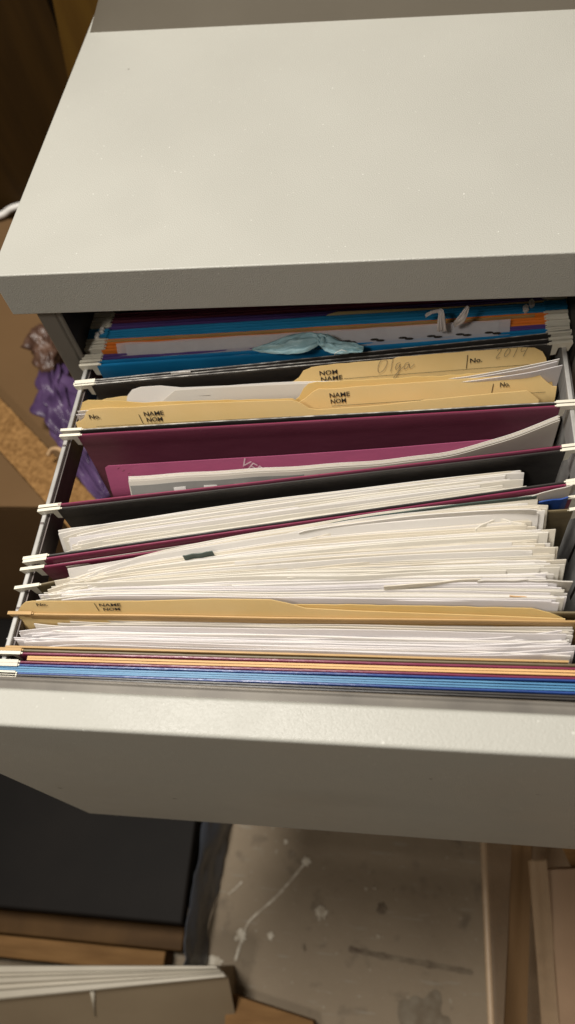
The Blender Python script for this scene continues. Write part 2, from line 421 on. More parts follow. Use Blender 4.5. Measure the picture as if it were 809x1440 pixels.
# sheets in the tan hanging folder
N = 26
for k in range(N):
    t = k/(N-1); grey = k < 7
    pl = Vector((-0.1147,-0.1777,-0.0890)).lerp(Vector((-0.1271,-0.1915,-0.0890)), t); pr = Vector((0.1492,-0.1716,-0.0890)).lerp(Vector((0.1488,-0.1882,-0.0890)), t)
    pl.x += rnd.uniform(-.008, .004) + (0 if grey else -.012 - .008*(k % 3 == 0)); pr.x += rnd.uniform(-.006, .002)
    pl.z += rnd.uniform(-.0014, .0014); pr.z += rnd.uniform(-.0014, .0014)
    if k in (9, 14): pl.z += .003; pr.z += .003
    o = paper('paper_sheet', pl, pr, PAPERS[(4, 3, 4)[k % 3] if grey else (2, 2, 0)[k % 3]], seed=k+100, wav=.0011, ztw=.0012, curl_l=rnd.uniform(-.004, .002), curl_r=rnd.uniform(-.001, .006) if k > 9 else 0, thick=rnd.choice((.0004, .0005, .0007)), slope=.35)
    if grey: tag(o, 'dull grey white sheet right in front of the tan hanging folder edge', 'paper sheet', 'dull sheets in the tan hanging folder')
    else: tag(o, 'bright white sheet filed in front of the tan hanging folder', 'paper sheet', 'bright sheets in the tan hanging folder')

# labelled manila folder in front of the thick stack
def ln_pt(ln, x): return lerp(ln[1], ln[3], (x-ln[0])/(ln[2]-ln[0]))
def vec(ln, q): return Vector((q[0], ln_pt(ln, q[0]) + LEAN*(q[1]-ZT), q[1]))
def write(ln, parent, s, x0z, x1z, h, m=None, name='printed_text', bold=0.012):
    a, b = vec(ln, x0z), vec(ln, x1z)
    return text_fit(name, s, a, b-a, (0, LEAN, 1), (b-a).length, h, m or M['ink'], parent, bold)
def rule(ln, parent, x0z, x1z, wdt=.00035, m=None):
    a, b = vec(ln, x0z), vec(ln, x1z)
    xd = (b-a).normalized(); nd = Vector((0, -1, 0)); u = xd.cross(nd).normalized()*wdt*.5
    bm = bmesh.new(); ring = []
    for q in (a, b):
        q = q + nd*.0007; ring.append([bm.verts.new(q+u), bm.verts.new(q+u+nd*.00006), bm.verts.new(q-u+nd*.00006), bm.verts.new(q-u)])
    for k in range(4): bm.faces.new((ring[0][k], ring[0][(k+1) % 4], ring[1][(k+1) % 4], ring[1][k]))
    bm.faces.new(ring[0]); bm.faces.new(ring[1][::-1])
    return from_bm('printed_rule', bm, m or M['ink'], parent)

DB = (-0.1729,-0.1672); DF = (-0.1747,-0.1693)
lnB, lnF = (XL, DB[0], XR, DB[1]), (XL, DF[0], XR, DF[1])
t = thing('manila_folder', 'manila folder with one printed tab at left, in front of the thick paper stack', 'manila folder', 'manila folders in the drawer')
PB = lambda pts: pts
pb = [(-0.1414,-0.0810), (-0.0751,-0.0792), (0.0030,-0.0792), (0.0770,-0.0791), (0.1294,-0.0798), (0.1380,-0.0825), (0.1454,-0.0861)]
leaf('back_leaf', pb, lnB, M['manila2'], t, seed=3, rag=.0004)
pf = [(-0.1489,-0.0847), (-0.1448,-0.0800), (-0.1413,-0.0772), (-0.1369,-0.0764), (-0.0739,-0.0756), (-0.0344,-0.0736), (-0.0038,-0.0737), (0.0050,-0.0759), (0.0145,-0.0791), (0.0405,-0.0804), (0.1460,-0.0840)]
lf = leaf('front_leaf', pf, lnF, M['manila'], t, seed=4, wav=.0002)
write(lnF, lf, 'No.', (-0.1349,-0.0794), (-0.1286,-0.0790), .0021)
rule(lnF, lf, (-0.1012,-0.0767), (-0.0998,-0.0821))
write(lnF, lf, 'NAME', (-0.0986,-0.0791), (-0.0863,-0.0787), .0021)
write(lnF, lf, 'NOM', (-0.0969,-0.0821), (-0.0874,-0.0817), .0021)

# --- the overfull folder: thick fanned stack
HF('overfull dark green hanging folder, its panels pushed apart by the thick paper stack', (-0.1594,-0.1064), (-0.1723,-0.1666), M['olive'], bowb=.006, lf=False, rf=False)
N = 128; bun = 0
for k in range(N):
    t = k/(N-1)
    pl = Vector((-0.1113,-0.1504,-0.0790)).lerp(Vector((-0.1328,-0.1663,-0.0830)), t); pr = Vector((0.1351,-0.1030,-0.0760)).lerp(Vector((0.1486,-0.1637,-0.0800)), t)
    dl = rnd.uniform(-.006, .012) + .010*noise.noise(Vector((k*.21, 0, 3))); dr = rnd.uniform(-.003, .010) + .008*abs(noise.noise(Vector((k*.3, 4, 3))))
    if k % 17 == 5: dr += .03
    if k % 23 == 8: dl += .10
    if k % 19 == 12: dl += .14
    if k == bun: bun += rnd.randint(2, 9); sd = k*1.37; wv = rnd.uniform(.0012, .0030); bz, br, bt = rnd.uniform(-.0018, .0020), rnd.uniform(-.006, .006), rnd.choice((0, 0, 1, 1, 2))
    dl += br*.6; dr += br
    dz = bz + rnd.uniform(-.0009, .0009)
    pl, pr = pl.lerp(pr, dl/.29), pr.lerp(pl, dr/.29)
    pl.z += dz + rnd.uniform(-.001, .001); pr.z += dz + rnd.uniform(-.001, .001)
    m = PAPERS[((0, 1, 3)[bt] if rnd.random() < .7 else rnd.choice((0, 1, 3)))] if t < .72 else PAPERS[rnd.choice((0, 2, 2, 1))]
    o = paper('paper_sheet', pl, pr, m, seed=sd + k*.02, bow=.0065*(1-t)**1.2 + .0004*math.sin(k), wav=wv*.7, ztw=wv, curl_l=(rnd.uniform(-.007, .002)*(1-.5*t) if dl < .04 else 0), cut=rnd.choice((0, 0, .0015)), thick=rnd.choice((.0003, .0004, .0005, .0006)), slope=.62*(1-.55*t))
    tag(o, 'cream white sheet fanned in the thick paper stack filling the middle of the drawer', 'paper sheet', 'sheets of the thick fanned paper stack')
def card_bit(name, pl, pr, m, label, cat, thick=.0004, depth=.1, **kw):
    return tag(paper(name, pl, pr, m, depth=depth, thick=thick, **kw), label, cat)
card_bit('card_divider', (-0.0286,-0.1299,-0.0790), (0.1359,-0.1033,-0.0740), M['green'], 'dark green card divider at the back of the thick paper stack', 'card divider', .0006, seed=3, bow=.002)
card_bit('index_tab', (-0.0549,-0.1438,-0.0730), (-0.0385,-0.1408,-0.0730), M['green'], 'small dark green index tab poking up from the left of the thick stack', 'index tab', .0005, .05, seed=2)
card_bit('folded_sheet', (0.0082,-0.1281,-0.0730), (0.1349,-0.1138,-0.0705), PAPERS[0], 'white folded sheet standing highest near the right of the thick stack', 'paper sheet', .0005, seed=9, bow=.003, cut=.001)
card_bit('paper_flap', (0.1333,-0.1033,-0.0740), (0.1539,-0.0989,-0.0700), PAPERS[4], 'greyish white card corner sticking out at the right behind the thick stack', 'card', .0004, seed=5)
card_bit('blue_card', (0.1377,-0.1043,-0.0790), (0.1530,-0.1016,-0.0780), M['navy'], 'small blue card showing at the right end of the thick stack', 'card', .0008, .06, seed=6)
card_bit('envelope', (0.0551,-0.1586,-0.0745), (0.1043,-0.1529,-0.0745), PAPERS[3], 'long cream envelope low in the thick stack, left of two shorter ones', 'envelope', .0006, seed=7)
card_bit('envelope', (0.1028,-0.1545,-0.0745), (0.1278,-0.1531,-0.0745), PAPERS[4], 'short grey cream envelope in the middle of three in the thick stack', 'envelope', .0006, seed=8)
card_bit('envelope', (0.1272,-0.1532,-0.0750), (0.1497,-0.1531,-0.0750), PAPERS[4], 'short envelope at the far right end of the thick stack', 'envelope', .0006, seed=1)
card_bit('sticky_note', (0.1185,-0.1611,-0.0765), (0.1366,-0.1614,-0.0790), M['tan'], 'tan paper slip sticking up at the right front of the thick stack', 'paper slip', .0004, .05, seed=4)

# --- maroon folder with thin contents, behind the thick stack
h6b, h6f = (-0.1428,-0.0902), (-0.1479,-0.0989)
HF('maroon hanging folder wedged between the black folder and the thick stack', h6b, h6f, M['maroon'])
for k in range(4):
    y = L_(.2+.17*k, h6b, h6f)
    o = paper('paper_sheet', (XL+.004+.01*(k % 2), y[0], ZT-.005+.001*k), (XR-.01, y[1], ZT-.004+.001*k), PAPERS[4 if k < 2 else 3], seed=k+60, wav=.0006)
    tag(o, 'thin greyish sheet inside the maroon folder behind the thick stack', 'paper sheet', 'sheets in the wedged maroon folder')

# --- black folder with a smaller stack
h7b, h7f = (-0.1090,-0.0671), (-0.1407,-0.0882)
HF('black hanging folder open around a smaller stack of cream sheets', h7b, h7f, M['black'], bowb=.0)
N = 34
for k in range(N):
    t = k/(N-1)
    pl = Vector((-0.1362,-0.1198,-0.0905)).lerp(Vector((-0.1230,-0.1359,-0.0895)), t); pr = Vector((0.1339,-0.0759,-0.0905)).lerp(Vector((0.1343,-0.0905,-0.0895)), t)
    dl = rnd.uniform(-.007, .007) + (.05 if k % 7 == 5 else 0); dr = rnd.uniform(-.003, .006) + (0, .012, .020, .004, .028, .015)[(k//4) % 6] + (.03 if k % 9 == 3 else 0)
    pl, pr = pl.lerp(pr, dl/.29), pr.lerp(pl, dr/.29)
    dz = rnd.uniform(-.0012, .0012) + (.001, -.0016, .0014, -.0008, .0004)[(k//3) % 5]; pl.z += dz; pr.z += dz + rnd.uniform(-.0008, .0008)
    o = paper('paper_sheet', pl, pr, PAPERS[rnd.choice((0, 0, 1, 1, 3))], seed=k+200, bow=.0022*(1-t), wav=.0011, ztw=.0013, curl_l=rnd.uniform(-.004, .001), cut=rnd.choice((0, .001)), thick=rnd.choice((.0004, .0005, .0007)), slope=.45)
    tag(o, 'cream sheet in the smaller stack inside the open black folder', 'paper sheet', 'sheets of the smaller stack in the black folder')

def printed(label, pl, pr, m, lines, seed):
    pl, pr = Vector(pl), Vector(pr); sh = paper('printed_sheet', pl, pr, m, seed=seed, wav=.0003, ztw=.0003, slope=.6, thick=.0004)
    tag(sh, label, 'paper sheet')
    for u0, u1, d0, d1 in lines:
        a, b = pl.lerp(pr, u0), pl.lerp(pr, u1); off = Vector((0, -.0011, 0))
        g = [[a.lerp(b, i/6) + off + Vector((0, -.6*d, -d)) for i in range(7)] for d in (d0, d1)]
        slab('printed_line', g, .0001, M['pencil'], sh)
rr = random.Random(4)
printed('cream sheet with lines of small print, frontmost in the black folder stack', (-0.1230,-0.1340,-0.0885), (0.0619,-0.1040,-0.0885), PAPERS[3], [(u, u + rr.uniform(.03, .07), d, d+.0005) for d in (.003, .0046, .0062) for u in (.03, .11, .19, .30)], 5)
printed('white sheet with a dark printed corner at the left of the black folder stack', (-0.1311,-0.1266,-0.0875), (0.0045,-0.1031,-0.0885), PAPERS[2], [(.075, .16, .0022, .0028), (.075, .14, .004, .0046)], 6)
printed('white sheet with faint print lines in the middle of the thick stack', (-0.0262,-0.1453,-0.0765), (0.1212,-0.1315,-0.0745), PAPERS[0], [(u, u + rr.uniform(.02, .05), d, d+.0004) for d in (.002, .0034) for u in (.08, .15, .22, .45, .52)], 7)

# --- maroon folder holding a burgundy presentation folder and a printed packet
h8b, h8f = (-0.0545,-0.0353), (-0.1063,-0.0645)
HF('maroon hanging folder standing wide open, with burgundy folder and packet inside', h8b, h8f, M['maroon_d'], edge=M['maroon'])
lnP = line(.30, h8b, h8f)
t = thing('presentation_folder', 'shiny burgundy presentation folder with silver lettering inside the open maroon folder', 'folder')
pp = [(-0.1221,-0.0933), (-0.1199,-0.0920), (-0.0125,-0.0938), (0.0615,-0.0941), (0.1267,-0.0935)]
lf = leaf('cover', pp, lnP, M['pink'], t, thick=.0007, seed=12, wav=.0003, zf=-.112)
a_, b_ = vec(lnP, (-0.0365,-0.0972)), vec(lnP, (-0.0240,-0.1056))
text_fit('silver_lettering', 'VER', a_, b_-a_, Vector((.55, .1, 1)), (b_-a_).length, .0075, M['white_ink'], lf)
a_, b_ = vec(lnP, (-0.1144,-0.0939)), vec(lnP, (-0.1060,-0.0996))
for q in (.0, .35, .7, 1.0):
    rule(lnP, lf, tuple((a_.lerp(b_, q)).xz), tuple((a_.lerp(b_, q) + Vector((.0016, 0, .0010))).xz), .0005, M['dim_ink'])

PK = [(0, (-0.1062,-0.0796,-0.0950)), (.2, (-0.0518,-0.0753,-0.0950)), (.42, (0.0101,-0.0710,-0.0950)), (.6, (0.0616,-0.0677,-0.0930)), (.74, (0.0948,-0.0649,-0.0890)), (.85, (0.1190,-0.0598,-0.0840)), (.93, (0.1384,-0.0552,-0.0780)), (1, (0.1527,-0.0515,-0.0730))]
def pk_top(u):
    for (a, p), (b, q) in zip(PK, PK[1:]):
        if u <= b + 1e-9:
            return Vector(p).lerp(Vector(q), (u-a)/(b-a))
    return Vector(PK[-1][1])
def pk_smooth(u):
    s = Vector((0, 0, 0)); n = 0
    for d in (-.05, -.025, 0, .025, .05):
        if 0 <= u+d <= 1: s += pk_top(u+d); n += 1
    p = s/n
    return p if .05 <= u <= .95 else pk_top(u)
def pk(u, dz, off):
    p = pk_smooth(u); bl = lerp(h8f[0], h8f[1], u) + .006
    y = lerp(p.y, min(bl, p.y-.001), min(1, dz/.16)**.8*(.25 if u < .6 else .25 + (u-.6)*.5)) - .50*min(dz, .020)*max(.0, 1-u*1.25)
    return Vector((p.x + (.004*u if dz > .05 else 0), y - off, p.z - dz - .0004*math.sin(u*37)))
def pk_sheet(name, off, m, u0=0., u1=1., d0=0., d1=.19, th=.0003, parent=None, nx=44, dzo=0.):
    ds = [d0 + (d1-d0)*q for q in (0, .02, .05, .1, .2, .35, .6, 1)]
    g = [[pk(lerp(u0, u1, i/nx), d, off) - Vector((0, 0, dzo)) for i in range(nx+1)] for d in ds]
    return slab(name, g, th, m, parent)
pkt = thing('stapled_packet', 'stapled white packet with grey printed front, its right corner curling up', 'paper packet')
for k in range(4):
    pk_sheet('page', -.0005*(3-k), PAPERS[(0, 3, 0, 4)[k]], u0=.0 + .004*(k % 2), u1=1-.004*((k+1) % 2), parent=pkt, dzo=.0004*k)
fr = pk_sheet('cover_page', .0009, PAPERS[4], parent=pkt, dzo=.0016)
pk_sheet('grey_print', .0013, M['grey_panel'], .004, .40, .0035, .12, .0002, fr, 24)
for u0, w_, d0 in ((.105, .028, .0065), (.150, .012, .011), (.175, .030, .0065), (.245, .028, .007), (.318, .026, .008)):
    pk_sheet('printed_label', .0017, M['label'], u0, u0+w_, d0, d0+.024, .0002, fr, 4)
for u0, d0 in ((.108, .014), (.128, .010), (.155, .013), (.180, .015), (.195, .009), (.252, .010), (.264, .015), (.330, .012)):
    pk_sheet('small_print', .0020, M['ink'], u0, u0+.006, d0, d0+.006, .0001, fr, 2)
for k in range(9):
    pk_sheet('small_print', .0013, M['ink'], .43+.016*k, .43+.016*k+.011, .0085, .0095, .0001, fr, 2)
pk_sheet('small_print', .0013, M['label'], .062, .065, .004, .10, .0001, fr, 2)

# --- black folder with the manila folders
h9b, h9f = (-0.0129,0.0135), (-0.0501,-0.0326)
HF('black hanging folder holding the tabbed manila folders', h9b, h9f, M['black'], edge=M['edge'])
tA = thing('manila_folder', 'manila folder with a handwritten name on its raised right tab, hindmost of the three', 'manila folder', 'manila folders in the drawer')
lnA = line(.16, h9b, h9f)
pa = [(-0.1393,-0.0913), (-0.1308,-0.0886), (-0.1161,-0.0883), (-0.0587,-0.0883), (-0.0058,-0.0879), (-0.0020,-0.0854), (0.0011,-0.0811), (0.0062,-0.0794), (0.0253,-0.0786), (0.0342,-0.0786), (0.0574,-0.0788), (0.0600,-0.0777), (0.0959,-0.0777), (0.1368,-0.0781), (0.1442,-0.0790), (0.1492,-0.0816), (0.1519,-0.0858), (0.1535,-0.0917)]
lf = leaf('back_leaf', pa, lnA, M['manila'], tA, seed=21, wav=.0002, rag=.0004)
write(lnA, lf, 'NOM', (0.0113,-0.0849), (0.0227,-0.0847), .0031)
write(lnA, lf, 'NAME', (0.0120,-0.0889), (0.0257,-0.0885), .0031)
rule(lnA, lf, (0.0267,-0.0881), (0.1424,-0.0887), .0003)
rule(lnA, lf, (0.1038,-0.0794), (0.1035,-0.0879), .0004)
write(lnA, lf, 'No.', (0.1055,-0.0849), (0.1129,-0.0847), .0031)
a_, b_ = vec(lnA, (0.0480,-0.0864)), vec(lnA, (0.0716,-0.0857))
OLGA = [[(1.0, 2.1), (.55, 1.9), (.1, 1.0), (.05, .2), (.5, .1), (1.1, .7), (1.45, 1.6), (1.2, 2.1), (.9, 2.0)], [(2.25, 2.3), (1.75, .1)],
        [(3.1, 1.2), (2.7, 1.2), (2.35, .6), (2.5, .2), (2.95, .7), (3.15, 1.2), (2.75, -.3), (2.35, -1.1), (2.0, -.9), (2.6, -.2), (3.5, .6)],
        [(4.2, 1.1), (3.8, 1.1), (3.5, .5), (3.65, .1), (4.05, .5), (4.3, 1.1), (4.2, .4), (4.4, .3), (4.95, .8)]]
stroke('handwriting', OLGA, a_ - Vector((0, .0006, 0)), b_-a_, (0, LEAN, 1), (b_-a_).length/5.0, M['pencil'], lf)
a_, b_ = vec(lnA, (0.1206,-0.0831)), vec(lnA, (0.1404,-0.0830))
Y2014 = [[(.3, 1.3), (.6, 1.7), (1.0, 1.6), (.7, .9), (0, .0), (.8, .1)], [(2.0, 1.5), (1.6, 1.1), (1.35, .4), (1.6, .1), (2.1, .6), (2.35, 1.3), (2.0, 1.5)],
         [(3.4, 1.5), (2.8, .0)], [(4.1, 1.5), (3.8, .8), (4.6, .9)], [(5.0, 1.6), (4.3, .0)]]
stroke('handwriting', Y2014, a_ - Vector((0, .0006, 0)), b_-a_, (0, LEAN, 1), (b_-a_).length/5.0, M['pencil'], lf)
lnq = line(.30, h9b, h9f)
pq = [(-0.1160,-0.0884), (-0.1142,-0.0837), (-0.1103,-0.0802), (-0.1043,-0.0790), (-0.0917,-0.0795), (-0.0780,-0.0823), (-0.0479,-0.0842), (-0.0042,-0.0849), (0.0788,-0.0892)]
o = leaf('paper_sheet', pq, lnq, PAPERS[0], None, .0004, seed=31, bow=.002)
tag(o, 'white sheet with a rounded corner rising between the manila folders', 'paper sheet')
lnq2 = line(.36, h9b, h9f)
pq2 = [(-0.0926,-0.0883), (-0.0817,-0.0813), (-0.0566,-0.0823), (-0.0017,-0.0845), (0.0788,-0.0894)]
o = leaf('printed_form', pq2, lnq2, PAPERS[4], None, .0004, seed=33, bow=.002)
tag(o, 'pale printed form sheet just behind the front manila folder', 'paper form')
for q0, q1 in (((-0.0855,-0.0860), (-0.0592,-0.0868)), ((-0.0855,-0.0860), (-0.0863,-0.0878)), ((-0.0780,-0.0863), (-0.0785,-0.0880))):
    r_ = rule(lnq2, o, q0, q1, .0003, M['pencil']); 
    for v in r_.data.vertices: v.co.y -= -.0016*1
for k, (pl, pr) in enumerate((((0.0785,-0.0149,-0.0830), (0.1568,-0.0066,-0.0740)), ((0.0785,-0.0166,-0.0830), (0.1556,-0.0079,-0.0750)), ((0.0785,-0.0183,-0.0830), (0.1579,-0.0122,-0.0740)))):
    o = paper('paper_sheet', pl, pr, PAPERS[(0, 2, 2)[k]], thick=.0003, seed=k+41, bow=-.002, ztw=.0004)
    tag(o, 'white sheet poking out past the right end of the manila folders', 'paper sheet', 'sheets poking out right of the manila folders')
for k, (pl, pr) in enumerate((((-0.1416,-0.0407,-0.0760), (-0.0544,-0.0320,-0.0800)), ((-0.1430,-0.0420,-0.0780), (-0.0548,-0.0326,-0.0820)))):
    o = paper('paper_sheet', pl, pr, PAPERS[k*2], thick=.0003, seed=k+51, ztw=.0004)
    tag(o, 'white sheet whose corner shows at the left end of the manila folders', 'paper sheet', 'sheets showing at the left of the manila folders')
tB = thing('manila_folder', 'manila folder with torn yellow right tab, printed but without handwriting', 'manila folder', 'manila folders in the drawer')
lnB2 = line(.52, h9b, h9f)
pB = [(-0.0565,-0.0868), (-0.0042,-0.0883), (-0.0009,-0.0862), (0.0022,-0.0813), (0.0055,-0.0784), (0.0110,-0.0774), (0.0523,-0.0787), (0.0784,-0.0791), (0.1169,-0.0798), (0.1447,-0.0802), (0.1500,-0.0825), (0.1540,-0.0872), (0.1558,-0.0941)]
leaf('back_leaf', pB, lnB2, M['manila2'], tB, seed=22, rag=.0010)
lnB3 = line(.62, h9b, h9f)
pB3 = [(-0.0558,-0.0855), (-0.0011,-0.0865), (0.0036,-0.0841), (0.0084,-0.0803), (0.0120,-0.0787), (0.0217,-0.0792), (0.0350,-0.0788), (0.0740,-0.0789), (0.1073,-0.0787), (0.1416,-0.0786), (0.1451,-0.0795), (0.1503,-0.0842), (0.1540,-0.0871), (0.1566,-0.0875)]
lf = leaf('front_leaf', pB3, lnB3, M['manila'], tB, seed=23, wav=.0002, rag=.0005)
write(lnB3, lf, 'NAME', (0.0188,-0.0845), (0.0313,-0.0842), .0031)
write(lnB3, lf, 'NOM', (0.0193,-0.0884), (0.0289,-0.0882), .0031)
rule(lnB3, lf, (0.0199,-0.0898), (0.1502,-0.0900), .0003)
rule(lnB3, lf, (0.1186,-0.0826), (0.1180,-0.0881), .0004)
write(lnB3, lf, 'No.', (0.1226,-0.0851), (0.1285,-0.0851), .0031)
tC = thing('manila_folder', 'frontmost manila folder in the black hanging folder, printed tab at its left', 'manila folder', 'manila folders in the drawer')
lnC1 = line(.72, h9b, h9f)
pC1 = [(-0.1443,-0.0859), (-0.1414,-0.0788), (-0.1385,-0.0737), (-0.1344,-0.0724), (-0.1157,-0.0744), (-0.0999,-0.0766), (-0.0722,-0.0773), (-0.0038,-0.0804), (0.0012,-0.0842), (0.0062,-0.0892), (0.0787,-0.0904)]
leaf('back_leaf', pC1, lnC1, M['manila2'], tC, seed=24, rag=.0005)
lnC2 = line(.82, h9b, h9f)
pC2 = [(-0.1448,-0.0837), (-0.1417,-0.0829), (-0.1388,-0.0811), (-0.1364,-0.0775), (-0.1335,-0.0755), (-0.1287,-0.0751), (-0.0990,-0.0761), (-0.0600,-0.0761), (-0.0042,-0.0779), (0.0010,-0.0799), (0.0060,-0.0839), (0.0113,-0.0851), (0.0438,-0.0850), (0.0784,-0.0834), (0.1206,-0.0819), (0.1376,-0.0815), (0.1398,-0.0828), (0.1453,-0.0876)]
lf = leaf('front_leaf', pC2, lnC2, M['manila'], tC, seed=25, wav=.0002, rag=.0003)
write(lnC2, lf, 'No.', (-0.1347,-0.0816), (-0.1275,-0.0816), .0031)
rule(lnC2, lf, (-0.1021,-0.0804), (-0.1006,-0.0865), .0004)
write(lnC2, lf, 'NAME', (-0.0987,-0.0820), (-0.0859,-0.0819), .0031)
write(lnC2, lf, 'NOM', (-0.0977,-0.0859), (-0.0874,-0.0859), .0031)
rule(lnC2, lf, (-0.1317,-0.0867), (-0.0050,-0.0881), .0003)

# --- the folders under the cabinet's edge
HF('empty black hanging folder behind the one with manila folders', (-0.0097,0.0222), (-0.0116,0.0173), M['black'], edge=M['edge'])
o = card_bit('paper_slip', (-0.0870,-0.0058,-0.0810), (-0.0737,-0.0049,-0.0810), PAPERS[0], 'small white slip showing in the empty black folder', 'paper slip', .0004, .05)
HF('bright blue hanging folder under the blue ribbon', (0.0078,0.0264), (0.0043,0.0237), M['blue'])
HF('purple hanging folder behind the bright blue one', (0.0125,0.0297), (0.0103,0.0279), M['purple'])
HF('orange hanging folder behind the clear sleeves', (0.0209,0.0345), (0.0183,0.0315), M['orange'])
HF('thin orange hanging folder with a tan folder inside, in front of the deep blue ones', (0.0270,0.0405), (0.0239,0.0368), M['orange'])
o = card_bit('file_folder', (-0.1386,0.0252,-0.0830), (0.1473,0.0382,-0.0830), M['kraft'], 'tan file folder inside the thin orange hanging folder', 'file folder', .0012)
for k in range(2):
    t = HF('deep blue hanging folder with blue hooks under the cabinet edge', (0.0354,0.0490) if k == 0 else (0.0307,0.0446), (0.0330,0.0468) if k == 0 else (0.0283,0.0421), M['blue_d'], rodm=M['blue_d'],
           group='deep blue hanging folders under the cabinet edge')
    for side in (-1, 1):
        for q in range(2):
            yb_, yf_ = ((0.0354,0.0490), (0.0330,0.0468)) if k == 0 else ((0.0307,0.0446), (0.0283,0.0421))
            y_ = (yb_, yf_)[q][0 if side < 0 else 1]; x_ = XL-.005+.0025*(1-k)*1 if side < 0 else XR-.010-.004*k
            bm = bmesh.new(); box_bm(bm, (x_-.0014, y_-.0014, ZT-.001), (x_+.0012, y_+.0010, ZT+.0022))
            bmesh.ops.rotate(bm, verts=bm.verts, cent=(x_, y_, ZT), matrix=Matrix.Rotation(R(35), 3, 'Z'))
            from_bm('hook_dash', bm, M['white'], t)  # small white boxes for the pale dashes on the hooks
for k in range(3):
    a = ((0.0515,0.0650), (0.0466,0.0601), (0.0414,0.0550))[k]; b = ((0.0494,0.0627), (0.0442,0.0579), (0.0390,0.0528))[k]
    HF('dark maroon hanging folder at the very back of the drawer' if k < 2 else 'dark purple hanging folder between the maroon and deep blue ones', a, b, M['maroon_d'] if k < 2 else M['purple'],
       group='dark maroon hanging folders at the back' if k < 2 else 'hanging file folders in the drawer')
lnM = (XL, (0.0380,0.0515)[0], XR, (0.0380,0.0515)[1])
pM = [(0.0091,-0.0864), (0.0140,-0.0835), (0.0203,-0.0823), (0.0791,-0.0834), (0.1249,-0.0835), (0.1653,-0.0834), (0.1699,-0.0850)]
o = leaf('file_folder', pM, lnM, M['manila'], None, .0005, seed=77)
tag(o, 'cream folder tab rising behind the deep blue folders, tucked under the cabinet edge', 'file folder')

# clear sleeves
for k in range(2):
    a = ((0.0165,0.0306), (0.0148,0.0297))[k]
    t = thing('plastic_sleeve', 'frosted punched plastic sleeve, the hindmost behind the ribbon' if k == 0 else 'frosted punched plastic sleeve just under the pale blue ribbon', 'plastic sleeve')
    x0, x1 = (-.128, .131) if k == 0 else (-.121, .124)
    sl = (a[1]-a[0])/(XR-XL)
    y = lambda x: a[0] + sl*(x-XL)
    g = [[Vector((lerp(x0, x1, i/50), y(lerp(x0, x1, i/50)) - min(f, 1)*.0080 + .0006*noise.noise(Vector((i*.22, f*3, k*5.))), ZT + .0060 - f*.0125 - (0 if f < 1.01 else (f-1)*.17) + .0006*noise.noise(Vector((i*.3, 1, k))))) for i in range(51)] for f in (0, .1, .3, .5, .8, 1.0, 2.0)]
    sh = slab('film', g, .0004, M['frost'], t)
    for q in range(6):
        xx = lerp(x0, x1, .62+.075*q) if k else lerp(x0, x1, .60+.07*q)
        bm = bmesh.new(); ring = []
        for s in range(12):
            an = s/12*2*math.pi; px_, f = xx + .0028*math.cos(an), .50 + .05*math.sin(an)
            ring.append((px_, y(px_) - f*.0080 - .0009, ZT + .0060 - f*.0125 + .0005))
        va = [bm.verts.new(c) for c in ring]; vb = [bm.verts.new((c[0], c[1]-.0002, c[2]+.0002)) for c in ring]
        bm.faces.new(va); bm.faces.new(vb[::-1])
        for s in range(12): bm.faces.new((va[s], va[(s+1) % 12], vb[(s+1) % 12], vb[s]))
        from_bm('punched_hole', bm, M['ink'], t)

# ribbons
M['ribbon'] = mat('pale_blue_satin', (.42, .66, .72), .38, (.52, .74, .79), 120, bump=.0006, bscale=170, transl=.38, bdetail=4)
M['ribbon_w'] = mat('white_satin', (.62, .58, .56), .45, (.70, .66, .64), 120, transl=.2)
def curve_pts(pts, n):
    pts = [Vector(q) for q in pts]; out = []
    for i in range(n+1):
        s = i/n*(len(pts)-1); k = min(int(s), len(pts)-2); f = s-k
        p0, p1, p2, p3 = pts[max(k-1, 0)], pts[k], pts[k+1], pts[min(k+2, len(pts)-1)]
        out.append(.5*((2*p1) + (p2-p0)*f + (2*p0-5*p1+4*p2-p3)*f*f + (3*p1-p0-3*p2+p3)*f**3))
    return out
def patch(name, up, dn, bulge, seed, m, parent, th=.0006, nr=22, nc=44, wr=.0021, pleat=.0012):
    a, b = curve_pts(up, nc), curve_pts(dn, nc); g = []
    for j in range(nr+1):
        v = j/nr; row = []
        for i in range(nc+1):
            p = a[i].lerp(b[i], v); u = i/nc
            h = bulge*4*v*(1-v)*math.sin(math.pi*min(1, u*1.0))**.6 if 0 < u < 1 else 0
            h += wr*noise.noise(Vector((u*4, v*5, seed)))*4*v*(1-v)*1.2 + wr*.5*noise.noise(Vector((u*11 + v*8, v*3, seed+4)))
            h += pleat*math.sin(v*15 + 3*noise.noise(Vector((u*2, 1, seed))))*(.25 + .75*abs(u-.15))
            row.append(p + Vector((0, -.3*h, h)))
        g.append(row)
    return slab(name, g, th, m, parent, sharp=85)
rb = thing('ribbon_bow', 'crumpled pale blue satin ribbon lying across the folders', 'ribbon')
patch('ribbon_loop', [(-0.0330,0.0084,-0.0760), (-0.0239,0.0105,-0.0740), (-0.0121,0.0153,-0.0730), (0.0008,0.0176,-0.0720), (0.0120,0.0160,-0.0720)], [(-0.0329,0.0074,-0.0760), (-0.0218,0.0044,-0.0760), (-0.0090,0.0025,-0.0750), (0.0026,0.0030,-0.0740), (0.0124,0.0084,-0.0730)], .0030, 3, M['ribbon'], rb, th=.0003)
